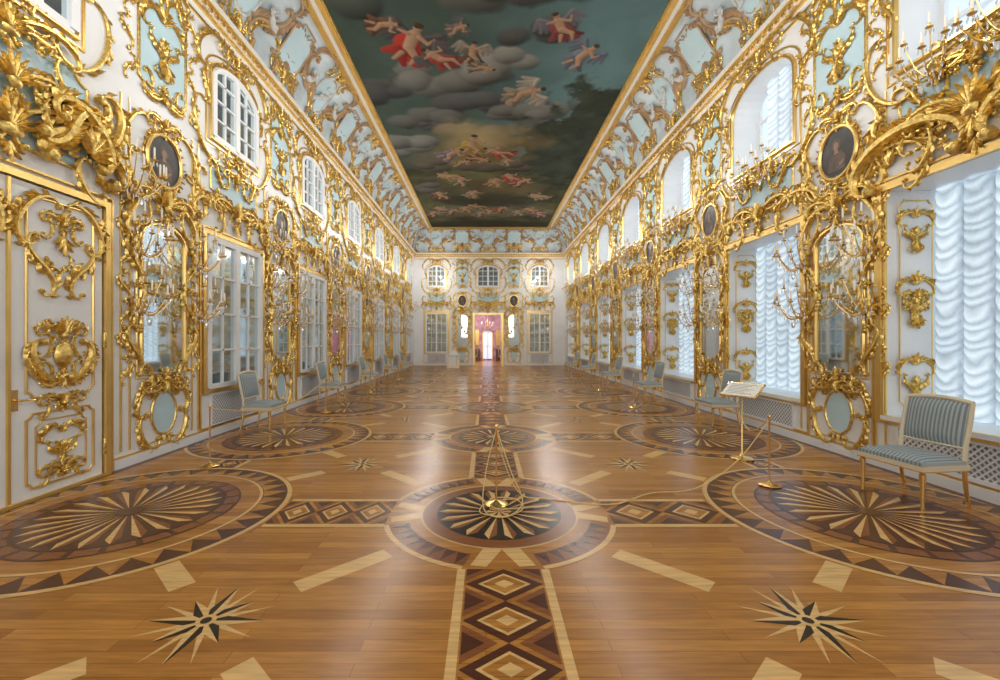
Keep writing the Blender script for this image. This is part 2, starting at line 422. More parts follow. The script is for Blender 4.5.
C=np.ones((ny,nx,3))*(sky*teal*1.1+np.array([.048,.075,.062])*(1-teal))*(.75+.5*cl2[...,None])
def cloud(cx,cy,a,b,col,amt=.9,warp=.8,puffs=7,seed=0):
    # billowing cloud: overlapping rounded puffs, each lit from upper left and dark underneath
    global C
    rs=random.Random(seed)
    for i in range(puffs):
        u=rs.uniform(-1,1); v=rs.uniform(-1,1)*(1-abs(u)*.5); px,py=cx+u*a*.75,cy+v*b*.7; R=rs.uniform(.35,.6)*(a+b)/2
        dx=(GX-px)/R; dy=(GY-py)/(R*.8)
        rr=np.sqrt(dx*dx+dy*dy)+.35*(cl2-.5)*2
        m=(soft(rr-1,.28)*amt)[...,None]; sh=np.clip(.62-.42*(dy*.8+dx*.35)-.15*rr,.12,1.25)[...,None]
        C=C*(1-m)+np.array(col)*sh*m
def blob(cx,cy,a,b,col,w=.25,rot=0,amt=1.,warp=0):
    global C
    dx=GX-cx;dy=GY-cy;c,s=math.cos(rot),math.sin(rot);u=(dx*c+dy*s)/a;v=(-dx*s+dy*c)/b
    q=np.sqrt(u*u+v*v)+warp*(cl2-.5)*2
    m=soft(q-1,w)[...,None]*amt; C=C*(1-m)+np.array(col)*m*(.6+.8*rel if warp else 1)
def cap(x0,y0,x1,y1,r0,r1,col):
    global C
    dx,dy=x1-x0,y1-y0; L=dx*dx+dy*dy+1e-9
    mg=max(r0,r1)+.1
    ix0,ix1=np.searchsorted(gx,[min(x0,x1)-mg,max(x0,x1)+mg]); iy0,iy1=np.searchsorted(gy,[min(y0,y1)-mg,max(y0,y1)+mg])
    if ix1<=ix0 or iy1<=iy0: return
    X=GX[iy0:iy1,ix0:ix1]; Y=GY[iy0:iy1,ix0:ix1]
    t=np.clip(((X-x0)*dx+(Y-y0)*dy)/L,0,1)
    d=np.hypot(X-x0-t*dx,Y-y0-t*dy)-(r0+(r1-r0)*t)
    sh=np.clip(.72+.5*((X-x0-t*dx)+(Y-y0-t*dy))/(2*r0+.01)*-1,.3,1.1)[...,None]
    m=soft(d,.03)[...,None]; C[iy0:iy1,ix0:ix1]=C[iy0:iy1,ix0:ix1]*(1-m)+np.array(col)*sh*m
flesh=(.44,.27,.17)
for i,(x_,y_,a_,b_,c_) in enumerate([(-2.3,-1,1.8,1.2,(.2,.2,.18)),(1.8,0.5,2,1.2,(.14,.15,.14)),(-.6,2.6,2,1.1,(.24,.24,.21)),(2.2,4,1.6,1.3,(.10,.11,.11)),(-2.4,5,1.6,1.3,(.14,.15,.13)),(.4,6.2,2,1.1,(.22,.22,.2)),
    (-2.7,8.2,1.2,1,(.10,.12,.10)),(.5,8.4,1.7,.8,(.17,.17,.155)),(-2.6,11.8,1.0,1.1,(.10,.105,.105)),(-1.0,11.4,1.5,1.0,(.24,.24,.215)),(.4,10.9,1.1,.8,(.33,.32,.29)),(-.3,12.7,1.3,.7,(.12,.122,.12)),
    (1.0,9.6,.9,.5,(.11,.115,.11)),(.9,13.1,1.5,.8,(.21,.21,.19)),(-1.9,13.4,1.1,.8,(.17,.175,.16)),(2.1,13.9,1.2,1.1,(.10,.11,.10)),(3.2,12.6,.8,1.0,(.12,.15,.15)),(-.5,14.3,1.2,.8,(.26,.22,.15))]):
    cloud(x_,y_,a_,b_,c_,seed=i+3)
land=soft((15.0+2.4*fbm(GX,GY,.6,90)+.25*np.abs(GX+.2)**1.6-GY)*1.0,.6)[...,None]
lc=np.array([.052,.052,.024])*(.25+2.1*fbm(GX,GY,.9,77)[...,None])*(.4+1.2*rel); C=C*(1-land)+lc*land
tree=soft(np.hypot((GX-3.7)/2.7,(GY-15.6)/4.2)-1+1.0*(fbm(GX,GY,1.2,33)-.5),.12)[...,None]; C=C*(1-tree*.95)+np.array([.025,.032,.019])*(.3+1.6*fbm(GX,GY,2.2,5)[...,None])*tree*.95
blob(-.4,15.9,2.0,1.5,(.17,.12,.05),.9,0,.8,.6); blob(-.4,14.6,1.0,.9,(.40,.32,.16),1.2,0,.7,.5)
cloud(-2.7,15.2,.9,1.5,(.26,.27,.25),seed=70); cloud(-1.6,17.0,1.1,.7,(.14,.12,.09),seed=71); cloud(.6,17.2,1.3,.6,(.13,.11,.08),seed=72)
blob(.4,19.4,2.2,1.2,(.12,.09,.045),.7,0,.7,.6); cloud(-2.6,19.5,.9,.8,(.16,.16,.14),seed=73)
blob(0,23.0,3.2,1.0,(.14,.13,.09),.6,0,.7,.7); blob(-.3,21.2,2.6,.9,(.026,.028,.018),.6,0,.8,.8); blob(0,25.6,4,.8,(.03,.027,.02),.5,0,.8)
def figure(x,y,s,ang=0,robe=(.4,.06,.04),wings=None,seed=0):
    robe=[c*.8 for c in robe]
    ca,sa=math.cos(ang),math.sin(ang)
    def T(a,b): return (x+s*(a*ca-b*sa),y+s*(a*sa+b*ca))
    def cp(a,b,c,d,r0,r1,col): cap(*T(a,b),*T(c,d),r0*s,r1*s,col)
    if wings:
        for sg in (-1,1):
            w1=[c*.8 for c in wings]; w2=wings; w3=[c*1.2 for c in wings]
            cp(.08*sg,-.12,.42*sg,-.34,.10,.12,w1); cp(.42*sg,-.34,.66*sg,-.10,.13,.05,w2); cp(.36*sg,-.28,.52*sg,.06,.11,.05,w2); cp(.26*sg,-.2,.38*sg,.12,.09,.04,w1); cp(.1*sg,-.16,.42*sg,-.38,.04,.05,w3)
    cp(-.05,.05,.3,.5,.24,.16,robe); cp(0,.2,-.34,.42,.2,.08,robe); cp(.15,.3,.5,.5,.12,.05,[c*.5 for c in robe]); cp(-.1,.3,.1,.68,.14,.06,[c*.7 for c in robe])
    cp(0,-.2,.02,.15,.12,.11,flesh); cp(.02,.15,.24,.38,.09,.07,flesh); cp(.24,.38,.2,.6,.06,.035,flesh); cp(-.05,.35,-.13,.58,.06,.04,flesh)
    cp(.1,-.18,.30,-.08,.05,.04,flesh); cp(.30,-.08,.36,-.24,.035,.025,flesh); cp(-.1,-.18,-.28,-.2,.05,.03,flesh)
    cp(.0,-.38,.01,-.36,.08,.08,flesh); cp(-.02,-.44,.02,-.44,.075,.065,(.07,.04,.02))
figure(-1.75,9.95,1.3,.5,(.50,.05,.035),(.09,.08,.08),1); figure(-1.2,10.5,.9,-.8,(.38,.06,.05),(.10,.09,.09),2); figure(-2.2,9.4,.7,1.6,(.2,.1,.06),None,22)
figure(-.33,10.3,.75,.2,(.16,.12,.08),(.27,.24,.20),3); figure(-.05,10.9,.6,1.9,(.24,.24,.18),None,31); figure(-.6,9.5,.5,1.2,(.24,.2,.18),(.12,.12,.12),32)
figure(1.62,9.45,.85,-.4,(.28,.07,.07),(.15,.15,.17),4); figure(2.35,10.4,.9,.7,(.2,.24,.3),(.13,.15,.19),5)
figure(1.13,12.0,1.1,1.2,(.40,.34,.25),(.36,.33,.27),6)
figure(-.5,15.1,1.3,.2,(.50,.36,.09),None,7); figure(.35,15.8,1.1,-.9,(.42,.1,.06),None,8); figure(-1.25,15.9,1.1,.9,(.25,.22,.3),None,9); figure(-.2,16.4,.9,2.2,(.3,.14,.06),None,91); figure(-.9,16.7,.8,1.2,(.3,.25,.1),None,92); figure(.8,16.6,.7,.3,(.3,.25,.15),None,93)
for i,(xx,yy,r) in enumerate([(-1.7,18.1,(.4,.3,.1)),(-1.1,18.6,(.15,.2,.12)),(1.0,18.2,(.5,.07,.04)),(1.6,18.7,(.3,.12,.08)),(.4,18.7,(.4,.3,.12)),
    (-2.4,22.6,(.3,.25,.2)),(-1.8,23,(.2,.12,.1)),(-1.1,22.6,(.35,.22,.1)),(.2,22.9,(.50,.42,.3)),(.8,22.6,(.35,.10,.06)),(1.7,23.2,(.2,.25,.2)),(2.3,22.8,(.3,.2,.1)),(-.3,23.4,(.2,.2,.2)),(-2.2,20.4,(.25,.1,.06)),(2.4,20.6,(.36,.3,.2)),
    (-2.9,23.4,(.24,.12,.08)),(2.9,23.5,(.2,.12,.2)),(-.6,22.2,(.2,.2,.1)),(-.6,20.2,(.35,.3,.2))]):
    figure(xx,yy,1.1,(i*1.3)%2-1,r,None,20+i)
V=np.stack([GX,GY,np.full_like(GX,CZ)],-1).reshape(-1,3)
idx=np.arange(nx*ny).reshape(ny,nx); Q=np.stack([idx[:-1,:-1],idx[1:,:-1],idx[1:,1:],idx[:-1,1:]],-1).reshape(-1,4)
me=bpy.data.meshes.new('ceiling_painting'); me.vertices.add(len(V)); me.vertices.foreach_set('co',V.ravel())
me.loops.add(Q.size); me.loops.foreach_set('vertex_index',Q.ravel().astype(np.int32)); me.polygons.add(len(Q))
me.polygons.foreach_set('loop_start',np.arange(0,Q.size,4,dtype=np.int32)); me.update(calc_edges=True)
at=me.color_attributes.new('paint','FLOAT_COLOR','POINT'); at.data.foreach_set('color',np.concatenate([np.clip(C,0,1).reshape(-1,3),np.ones((nx*ny,1))],1).ravel())
PM=mat('oil_paint',(.2,.2,.2),.8); a=PM.node_tree.nodes.new('ShaderNodeVertexColor'); a.layer_name='paint'
PM.node_tree.nodes['Principled BSDF'].inputs['Specular IOR Level'].default_value=.15
PM.node_tree.links.new(a.outputs[0],PM.node_tree.nodes['Principled BSDF'].inputs['Base Color'])
me.materials.append(PM); link('ceiling_painting',me)
mb=MB().mat(WHITE); mb.box(XL,XR,YB,YF,CZ+.02,CZ+.2); link('ceiling',mb.mesh('ceiling',False))
mb=MB().mat(GOLDM)
for w0,w1,d,m in ((-.30,-.16,.07,GOLDM),(-.16,-.04,.03,WHITE),(-.04,.08,.09,GOLDM),(.08,.11,.05,GOLDM)):
    mb.mat(m)
    x0,x1,y0,y1=FX0+w0,FX1-w0,FY0+w0,FY1-w0; X0,X1,Y0,Y1=FX0+w1,FX1-w1,FY0+w1,FY1-w1
    for b in ((x0,X0,y0,y1),(X1,x1,y0,y1),(X0,X1,y0,Y0),(X0,X1,Y1,y1)): mb.box(b[0],b[1],b[2],b[3],CZ-d,CZ+.01)
link('trim_1',mb.mesh('painting_frame',False))
# cove
CD=.98; CB=WT+.12; CH=CZ-CB
def covemap(p,L=CH*1.18):
    s,t,n=p; a=t/L*math.pi/2
    inn=CD*(1-math.cos(a)); up=CB+CH*math.sin(a)
    nn=math.hypot(math.cos(a)/CD,math.sin(a)/CH)
    return (s,up-n*math.sin(a)/CH/nn,inn+.0+n*math.cos(a)/CD/nn)
CL=CH*1.18
def cove(name,side,length,ctr):
    mb=MB().mat(COVE); n=14
    for i in range(n):
        t0,t1=CL*i/n,CL*(i+1)/n
        a=[covemap((s,t,0)) for s,t in ((-length/2,t0),(length/2,t0),(length/2,t1),(-length/2,t1))]; mb.quad(*a)
    link(name,mb.mesh(name),wallM(side,ctr,0,0))
cove('ceiling_cove_left','L',YF-YB,(YF+YB)/2); cove('ceiling_cove_right','R',YF-YB,(YF+YB)/2); cove('ceiling_cove_far','F',XR-XL,XC)
mb=MB().mat(GRIS)
mb.mat(BLUE); mb.poly([(x,y,.012) for x,y in ellipse(0,.85,.34,.44)]); mb.mat(GRIS)
mb.relief(ellipse(0,.85,.36,.46),.03,closed=True,n0=.01)
putto(mb,0,.72,.45,1,.02)
mb.mat(GOLD); crest(mb,0,1.35,.9,.34,1,n0=.02); crest(mb,0,.32,.8,.3,-1,n0=.02)
mb.mat(OCHRE); SS(mb,0,.8,.42,-.5,.95,.35,'S',1,r=.05,leaves=9,ll=.24,n0=.01); SS(mb,0,.8,.45,.5,1.0,.42,'C',-1,r=.05,leaves=8,ll=.2,n0=.01)
SS(mb,0,.8,.5,-.55,1.15,-.35,'C',1,r=.05,leaves=7,ll=.2,n0=.01)
mb.mat(GRIS); putto(mb,.78,.72,.42,-1,.01); putto(mb,-.78,.72,.42,1,.01)
mb.mat(GOLD); SS(mb,0,.3,.5,-.12,1.2,.05,'C',-1,r=.035,leaves=6,ll=.14,n0=.02)
COVEA=mb.mesh('cove_cartouche',mapf=covemap)
mb=MB().mat(OCHRE); panel(mb,-.42,.42,.3,1.35,.16,.022,BLUE,.004)
mb.mat(OCHRE); pendant(mb,0,.8,.8,1.0,.015); mb.mat(GOLD); crest(mb,0,.2,1.0,.36,1,n0=.03)
COVEB=mb.mesh('cove_panel',mapf=covemap)
def trimgroup(n): 
    return empty('trim_%d'%n,Matrix.Identity(4))
T2=trimgroup(2)
for side in 'LR':
    for c in CW: link('cove_cartouche',COVEA,wallM(side,c),T2)
    for c in CM: link('cove_panel',COVEB,wallM(side,c),T2)
for c in (.13-3.27,.13,.13+3.27): link('cove_cartouche',COVEA,wallM('F',c),T2)
for c in (.13-1.64,.13+1.64): link('cove_panel',COVEB,wallM('F',c),T2)
def cornice(name,side,length,ctr):
    mb=MB(); h=length/2
    for t0,t1,d,m in ((6.72,6.76,.03,GOLDM),(6.76,6.86,.02,WHITE),(6.86,6.92,.07,GOLDM),(6.92,6.98,.10,WHITE),(6.98,7.04,.15,GOLDM),(7.04,7.10,.18,WHITE),(7.10,7.13,.16,GOLDM)):
        mb.mat(m); mb.box(-h,h,t0,t1,0,d)
    for i in range(int(length/.16)): 
        mb.mat(GOLDM); s=-h+.08+i*.16; mb.box(s-.035,s+.035,6.92,6.975,.1,.135)
    link(name,mb.mesh(name,False),wallM(side,ctr))
cornice('trim_3','L',YF-YB,(YF+YB)/2); cornice('trim_4','R',YF-YB,(YF+YB)/2); cornice('trim_5','F',XR-XL,XC)
def base(name,side,segs):
    for i,(a,b) in enumerate(segs):
        mb=MB(); c=(a+b)/2; h=(b-a)/2
        mb.mat(WHITE); mb.box(-h,h,0.0,.12,0,.035); mb.mat(GOLDM); mb.box(-h,h,.12,.145,0,.03)
        link(name if i==0 else name+'_%d'%i,mb.mesh(name,False),wallM(side,c))
base('baseboard_left','L',[(YB,3.0),(5.25,YF)]); base('baseboard_right','R',[(YB,YF)]); base('baseboard_far','F',[(XL,.13-1.0),(.13+1.0,XR)])
# ------------------------------------------------------------ pier (mirror bay)
mb=MB()
mb.mat(GOLD)
for sg in (1,-1):
    garland(mb,sg*.65,1.0,3.9,.10,.36)
    garland(mb,sg*.6,4.9,6.6,.09,.38)
mb.mat(GOLDM)
for sg in (1,-1):
    mb.box(sg*.65-.075,sg*.65-.06,.2,4.7,0,.02); mb.box(sg*.65+.06,sg*.65+.075,.2,4.7,0,.02)
mb.mat(GOLDM); panel(mb,-.46,.46,.2,.98,.06,.012)
mb.mat(BLUE); mb.poly([(x,y,.012) for x,y in ellipse(0,.58,.22,.29)]); mb.mat(GOLD)
mb.relief(ellipse(0,.58,.23,.30),.018,closed=True,n0=.01)
SS(mb,0,.58,.12,.36,.32,.02,'C',-1,r=.034,leaves=5,ll=.1); SS(mb,0,.58,.32,.0,.12,-.34,'C',-1,r=.034,leaves=5,ll=.1)
crest(mb,0,.95,.55,.24,1); fan(mb,(0,.28),-math.pi/2,.8,5,.12)
mb.mat(GOLD); panel(mb,-.44,.44,4.98,6.62,.1,.02,BLUE)
pendant(mb,0,5.75,.62,1.1,.02); crest(mb,0,6.5,.9,.36,1); crest(mb,0,5.08,.7,.3,-1)
flower(mb,(0,5.75),.12,.03); SS(mb,0,5.75,.1,.5,.36,.62,'C',-1,r=.025,leaves=4,ll=.09,n0=.02)
PIER=mb.mesh('gilt_pier_ornament')
mb=MB().mat(MIRROR)
A=archpath(.41,1.14,2.98,.24)
mb.poly([(x,y,.012) for x,y in A][::-1]); 
MIRG=mb.mesh('glass',False)
mb=MB().mat(GOLDM); mb.relief(A,.028,closed=True,n0=.012); mb.relief([(x*1.15,y+(.05 if y>2 else -.05)) for x,y in A],.016,closed=True,n0=.005)
mb.mat(GOLD)
for y0,y1,f in ((1.15,1.78,1),(1.72,2.36,-1),(2.30,2.95,1)):
    SS(mb,0,0,.47,y0,.52,y1,'S',f,r=.034,turn=300,leaves=6,ll=.11,n0=.02)
SS(mb,0,0,.50,2.92,.16,3.36,'C',1,r=.04,leaves=6,ll=.14,n0=.03)
crest(mb,0,3.40,1.0,.48,1,n0=.05); crest(mb,0,1.08,.8,.32,-1,n0=.04)
for sg in (1,-1):
    flower(mb,(sg*.49,1.76),.08,.05); flower(mb,(sg*.49,2.33),.08,.05); fan(mb,(sg*.5,3.0),math.pi/2-sg*.6,.6,4,.22,.03)
MIRF=mb.mesh('gilt_frame')
def flat(mb,m,pts,z): mb.mat(m); mb.poly([(x,y,z) for x,y in pts])
mb=MB(); flat(mb,DARK,ellipse(0,0,.30,.34),.030)
flat(mb,ROBE,[(-.16,-.24),(.13,-.25),(.14,-.08),(.06,.02),(-.06,.03),(-.15,-.06)],.032); flat(mb,ROBE,ellipse(-.02,.12,.075,.09,14),.032)
flat(mb,SKIN,ellipse(-.02,.10,.042,.058,14),.034); flat(mb,SKIN,[(-.045,.05),(.0,.05),(.03,-.01),(-.05,-.01)],.033); flat(mb,SKIN,[(.03,-.16),(.10,-.12),(.12,-.15),(.05,-.20)],.034)
mb.mat(GOLDM); mb.relief(ellipse(0,0,.32,.36),.028,closed=True,n0=.02); mb.relief(ellipse(0,0,.365,.405),.012,closed=True,n0=.008)
mb.mat(GOLD)
for i in range(28):
    a=2*math.pi*i/28; mb.leaf((.335*math.cos(a),.375*math.sin(a)),a+.5,.09,.04,.02,.4,-.8)
crest(mb,0,.42,.6,.28,1,n0=.03); crest(mb,0,-.42,.56,.22,-1,n0=.03)
SS(mb,0,0,.26,.42,.46,-.02,'C',-1,r=.03,leaves=5,ll=.11); SS(mb,0,0,.46,-.02,.26,-.44,'C',-1,r=.03,leaves=5,ll=.11)
PORT=mb.mesh('oval_portrait')
# wall sconce
mb=MB().mat(GOLD)
fan(mb,(0,0),math.pi/2,.9,5,.16,.01); fan(mb,(0,0),-math.pi/2,.9,5,.2,.01); mb.ball((0,0,.03),.05,.07,.05)
arms=[(-.30,.10,.22),(-.18,.02,.34),(0,-.02,.40),(.18,.02,.34),(.30,.10,.22),(-.14,.26,.22),(.14,.26,.22)]
for ax,ay,az in arms:
    pts=[]
    for i in range(13):
        t=i/12; pts.append((ax*t,-.16*math.sin(t*math.pi)*(1-.3*t)+ay*t+.10*t**3,.03+az*t))
    mb.mat(GOLDM); mb.tube(pts,[.010-.004*i/12 for i in range(13)],6)
    e=pts[-1]
    mb.lathe([(.008,-.01),(.032,.0),(.037,.010),(.010,.018),(.015,.045),(.017,.05)],e,8,'y')
    mb.mat(CANDLE); mb.lathe([(.011,.05),(.011,.16),(.003,.178)],e,6,'y')
    mb.mat(CRYST)
    for k in range(5):
        a=k*math.pi*.4+.4; mb.ball((e[0]+.033*math.cos(a),e[1]-.045,e[2]+.033*math.sin(a)),.010,.032,.010,4,2)
    for q in (4,6,8,10):
        m=pts[q]; mb.ball((m[0],m[1]-.045,m[2]),.011,.034,.011,4,2)
mb.mat(CRYST); mb.ball((0,-.22,.2),.024,.055,.024,6,4)
SCON=mb.mesh('wall_sconce_mesh')
T6=trimgroup(6)
def pier(side,c,po=4.15,sc=1.):
    M=wallM(side,c)@Matrix.Diagonal((sc,1,1,1))
    link('gilt_pier_ornament',PIER,M,T6)
    e=empty('wall_mirror',M); link('glass',MIRG,None,e); link('gilt_frame',MIRF,None,e)
    link('oval_portrait',PORT,M@Matrix.Translation((0,po,0)))
    if side!='F':
        for s,t in ((-.56,2.05),(.56,2.05),(-.56,2.8),(.56,2.8)):
            link('wall_sconce',SCON,wallM(side,c)@Matrix.Translation((s*sc,t,.05)))
for c in CM: pier('L',c,4.12); pier('R',c,4.25)
for c in (.13-1.64,.13+1.64): pier('F',c,4.1,.85)
# ------------------------------------------------------------ windows
def over(mb,w,side):
    mb.mat(BLUE); 
    P=rectpath(-w*.8,w*.8,4.0,4.6,.12); mb.poly([(x,y,.008) for x,y in P]); mb.mat(GOLD); mb.relief(P,.016,closed=True,n0=.006)
    crest(mb,0,3.72,w*1.4,.56,1,n0=.04)
    crest(mb,0,4.42,w*.8,.3,1,n0=.03)
    SS(mb,0,0,w*.55,3.66,w*1.15,3.62,'C',-1,r=.04,leaves=7,ll=.15,n0=.02)
    SS(mb,0,0,w*1.12,3.55,w*.98,4.3,'S',1,r=.034,leaves=7,ll=.13,n0=.02)
    SS(mb,0,0,w*.35,4.28,w*.85,4.5,'S',-1,r=.028,leaves=6,ll=.11,n0=.02)
    SS(mb,0,0,w*.3,3.95,w*.8,3.85,'S',-1,r=.026,leaves=6,ll=.11,n0=.03)
    for sg in (1,-1): fan(mb,(sg*w*.9,3.75),math.pi/2-sg*.4,.8,5,.24,.03); flower(mb,(sg*w*.62,4.1),.1,.03)
def upsurround(mb,hw,tb,ts,rise):
    A=archpath(hw,tb,ts,rise,14)
    mb.mat(GOLDM); mb.relief(A,.034,closed=True,n0=.01); mb.relief([(x*1.13,y+(.1 if y>tb+.1 else -.08)) for x,y in A],.02,closed=True,n0=.0)
    mb.mat(GOLD); crest(mb,0,ts+rise+.08,hw*1.3,.36,1,n0=.06)
    SS(mb,0,0,hw*.35,ts+rise+.16,hw*1.12,ts+.1,'C',-1,r=.035,leaves=7,ll=.12,n0=.03)
    SS(mb,0,0,hw+.12,ts,hw+.16,tb+.55,'S',1,r=.028,turn=300,leaves=6,ll=.10,n0=.02)
    SS(mb,0,0,hw+.16,tb+.55,hw*.75,tb-.12,'C',-1,r=.03,leaves=6,ll=.11,n0=.02)
    crest(mb,0,tb-.1,hw*1.0,.26,-1,n0=.03)
mb=MB()
D=.62
mb.mat(WHITE)
s0,s1=RW,RW-.10
mb.quad((-s0,RS,0),(-s1,RS,-D),(-s1,RT,-D),(-s0,RT,0)); mb.quad((s0,RT,0),(s1,RT,-D),(s1,RS,-D),(s0,RS,0))
mb.quad((-s0,RT,0),(-s1,RT,-D),(s1,RT,-D),(s0,RT,0)); mb.quad((-s0,RS,0),(s0,RS,0),(s1,RS,-D),(-s1,RS,-D))
mb.box(-s0,s0,RS-.05,RS,0,.06)
A=archpath(UW,UB,US,UR,14)
for i in range(len(A)):
    a,b=A[i],A[(i+1)%len(A)]; mb.quad((a[0],a[1],0),(a[0],a[1],-.5),(b[0],b[1],-.5),(b[0],b[1],0))
arc=A[1:-1]; n=len(arc); top=US+UR
for i in range(n-1):
    a,b=arc[i],arc[i+1]; mb.quad((a[0],a[1],0),(b[0],b[1],0),(b[0],top,0),(a[0],top,0))
WR_REV=mb.mesh('reveal',False)
mb=MB().mat(WHITE)
for z,hw,t0,t1,cols,rows in ((-D,s1,RS,RT,4,4),(-.5,UW,UB,US+UR,4,3)):
    for i in range(cols+1):
        x=-hw+2*hw*i/cols; w=.07 if i in (0,cols,cols//2) else .03; mb.box(x-w,x+w,t0,t1,z-.05,z)
    for j in range(rows+1):
        y=t0+(t1-t0)*j/rows; w=.07 if j in (0,rows) else .025; mb.box(-hw,hw,y-w,y+w,z-.045,z-.005)
WR_FR=mb.mesh('sash_bars',False)
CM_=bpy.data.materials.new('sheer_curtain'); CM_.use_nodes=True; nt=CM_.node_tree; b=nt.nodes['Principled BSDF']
vc=nt.nodes.new('ShaderNodeVertexColor'); vc.layer_name='painted_backlight'
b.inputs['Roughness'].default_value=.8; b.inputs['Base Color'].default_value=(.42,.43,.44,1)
nt.links.new(vc.outputs[0],b.inputs['Emission Color']); b.inputs['Emission Strength'].default_value=1.0  # curtain emits light itself, in place of daylight passing through the cloth
def curtain(name,x0,x1,t0,t1,z,cols,arch=None):
    K=14; nx,ny=cols*K+1,int((t1-t0)/.016)
    X=np.linspace(x0,x1,nx);Y=np.linspace(t0,t1,ny); gx,gy=np.meshgrid(X,Y)
    col=np.minimum(np.linspace(0,cols,nx).astype(int),cols-1)
    a=np.linspace(0,cols,nx)-col; a=np.broadcast_to(a,gx.shape)
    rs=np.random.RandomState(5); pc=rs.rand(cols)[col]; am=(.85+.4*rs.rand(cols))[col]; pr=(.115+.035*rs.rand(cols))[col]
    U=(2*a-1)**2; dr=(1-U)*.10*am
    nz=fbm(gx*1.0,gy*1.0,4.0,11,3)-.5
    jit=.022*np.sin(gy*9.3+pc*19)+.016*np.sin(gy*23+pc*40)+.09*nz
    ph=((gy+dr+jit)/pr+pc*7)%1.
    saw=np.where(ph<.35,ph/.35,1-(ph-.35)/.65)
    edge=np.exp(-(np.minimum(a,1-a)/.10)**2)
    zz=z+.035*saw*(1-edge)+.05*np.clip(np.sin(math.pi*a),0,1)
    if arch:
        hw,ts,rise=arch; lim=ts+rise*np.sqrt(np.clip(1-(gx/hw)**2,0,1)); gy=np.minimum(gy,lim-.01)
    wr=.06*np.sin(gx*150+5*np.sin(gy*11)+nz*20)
    fold_glow=np.clip((.62+.38*saw**.8*(1-.6*edge))*(1-.20*edge)+wr*(.35+edge)+.12*nz+.04*np.sin(gy*2.1+pc*6),.2,1.05)  # backlit fold shading painted into the emission colour, darker at gathers
    mb=MB().mat(CM_); 
    vs=np.stack([gx,gy,zz],-1).reshape(-1,3); idx=np.arange(nx*ny).reshape(ny,nx)
    fs=np.stack([idx[:-1,:-1],idx[:-1,1:],idx[1:,1:],idx[1:,:-1]],-1).reshape(-1,4)
    mb.add([tuple(p) for p in vs],[tuple(int(q) for q in f) for f in fs]); me=mb.mesh(name)
    at=me.color_attributes.new('painted_backlight','FLOAT_COLOR','POINT'); d=fold_glow.ravel()
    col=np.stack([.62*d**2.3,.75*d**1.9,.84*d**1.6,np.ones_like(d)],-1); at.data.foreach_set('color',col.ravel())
    return me
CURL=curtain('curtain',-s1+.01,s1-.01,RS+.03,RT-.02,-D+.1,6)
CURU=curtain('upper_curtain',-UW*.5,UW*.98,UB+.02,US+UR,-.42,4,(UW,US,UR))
def wr_ornament(fig):
    mb=MB()
    mb.mat(GOLDM); mould(mb,-RW-.05,RW+.05,RS-.04,RT+.05,.09,.05); mould(mb,-RW-.14,RW+.14,RS-.5,RT+.14,.03,.03)
    for sg in (-1,1):
        J=Matrix(((0,0,-sg,sg*(RW-.05)),(0,1,0,0),(sg,0,0,-D/2),(0,0,0,1)))
        mb.M=J; mb.mat(GOLDM); panel(mb,-.2,.2,RS+.12,RT-.12,.05,.01,None,.02); mb.mat(GOLD)
        for y,h in ((2.95,.6),(2.08,.75),(1.1,.7)): pendant(mb,0,y,.34,h,.03)
        crest(mb,0,2.1,.3,.22,1,.03)
        mb.M=None
    over(mb,RW,'R'); upsurround(mb,UW,UB,US,UR)
    if fig:
        mb.mat(GOLD)
        SS(mb,0,0,.15,3.62,1.15,3.5,'C',-1,r=.075,leaves=9,ll=.2,n0=.06); SS(mb,0,0,.2,3.95,1.0,4.35,'S',1,r=.05,leaves=9,ll=.16,n0=.05); crest(mb,0,3.9,1.3,.6,1,.08)
    return mb.mesh('gilt_surround')
WR_ORN=wr_ornament(False); WR_ORN2=wr_ornament(True)
def screen(hw,t0,t1):
    mb=MB().mat(SHADOW); mb.box(-hw,hw,t0,t1,.005,.012); mb.mat(GRILL)
    mould(mb,-hw,hw,t0,t1,.04,.035,.0)
    h=t1-t0; st=.07; n=int((2*hw+h)/st)
    for i in range(n):
        a=-hw-h+i*st+.02
        for fl_ in (1,-1):
            xa,ya,xb,yb=a,t0,a+h,t1
            if xa<-hw: ya+=(-hw-xa); xa=-hw
            if xb>hw: yb-=(xb-hw); xb=hw
            if xb<=xa: continue
            w=.014; q=[(xa,ya-w),(xb,yb-w),(xb,yb+w),(xa,ya+w)]
            if fl_<0: q=[(-x,y) for x,y in q][::-1]
            z=.02+.004*fl_; mb.poly([(x,y,z) for x,y in q])
    return mb.mesh('radiator_screen',False)
SCRR=screen(.85,.17,.56); SCRL=screen(.7,.17,.70)
wn=0
for c in CW:
    wn+=1; e=empty('window_%d'%wn,wallM('R',c))
    for n_,m_ in (('reveal',WR_REV),('sash_bars',WR_FR),('curtain',CURL),('upper_curtain',CURU),('gilt_surround',WR_ORN2 if abs(c-4.35)<.1 else WR_ORN),('radiator_screen',SCRR)): link(n_,m_,None,e)
LW=.80;LB=.82;LT=3.28
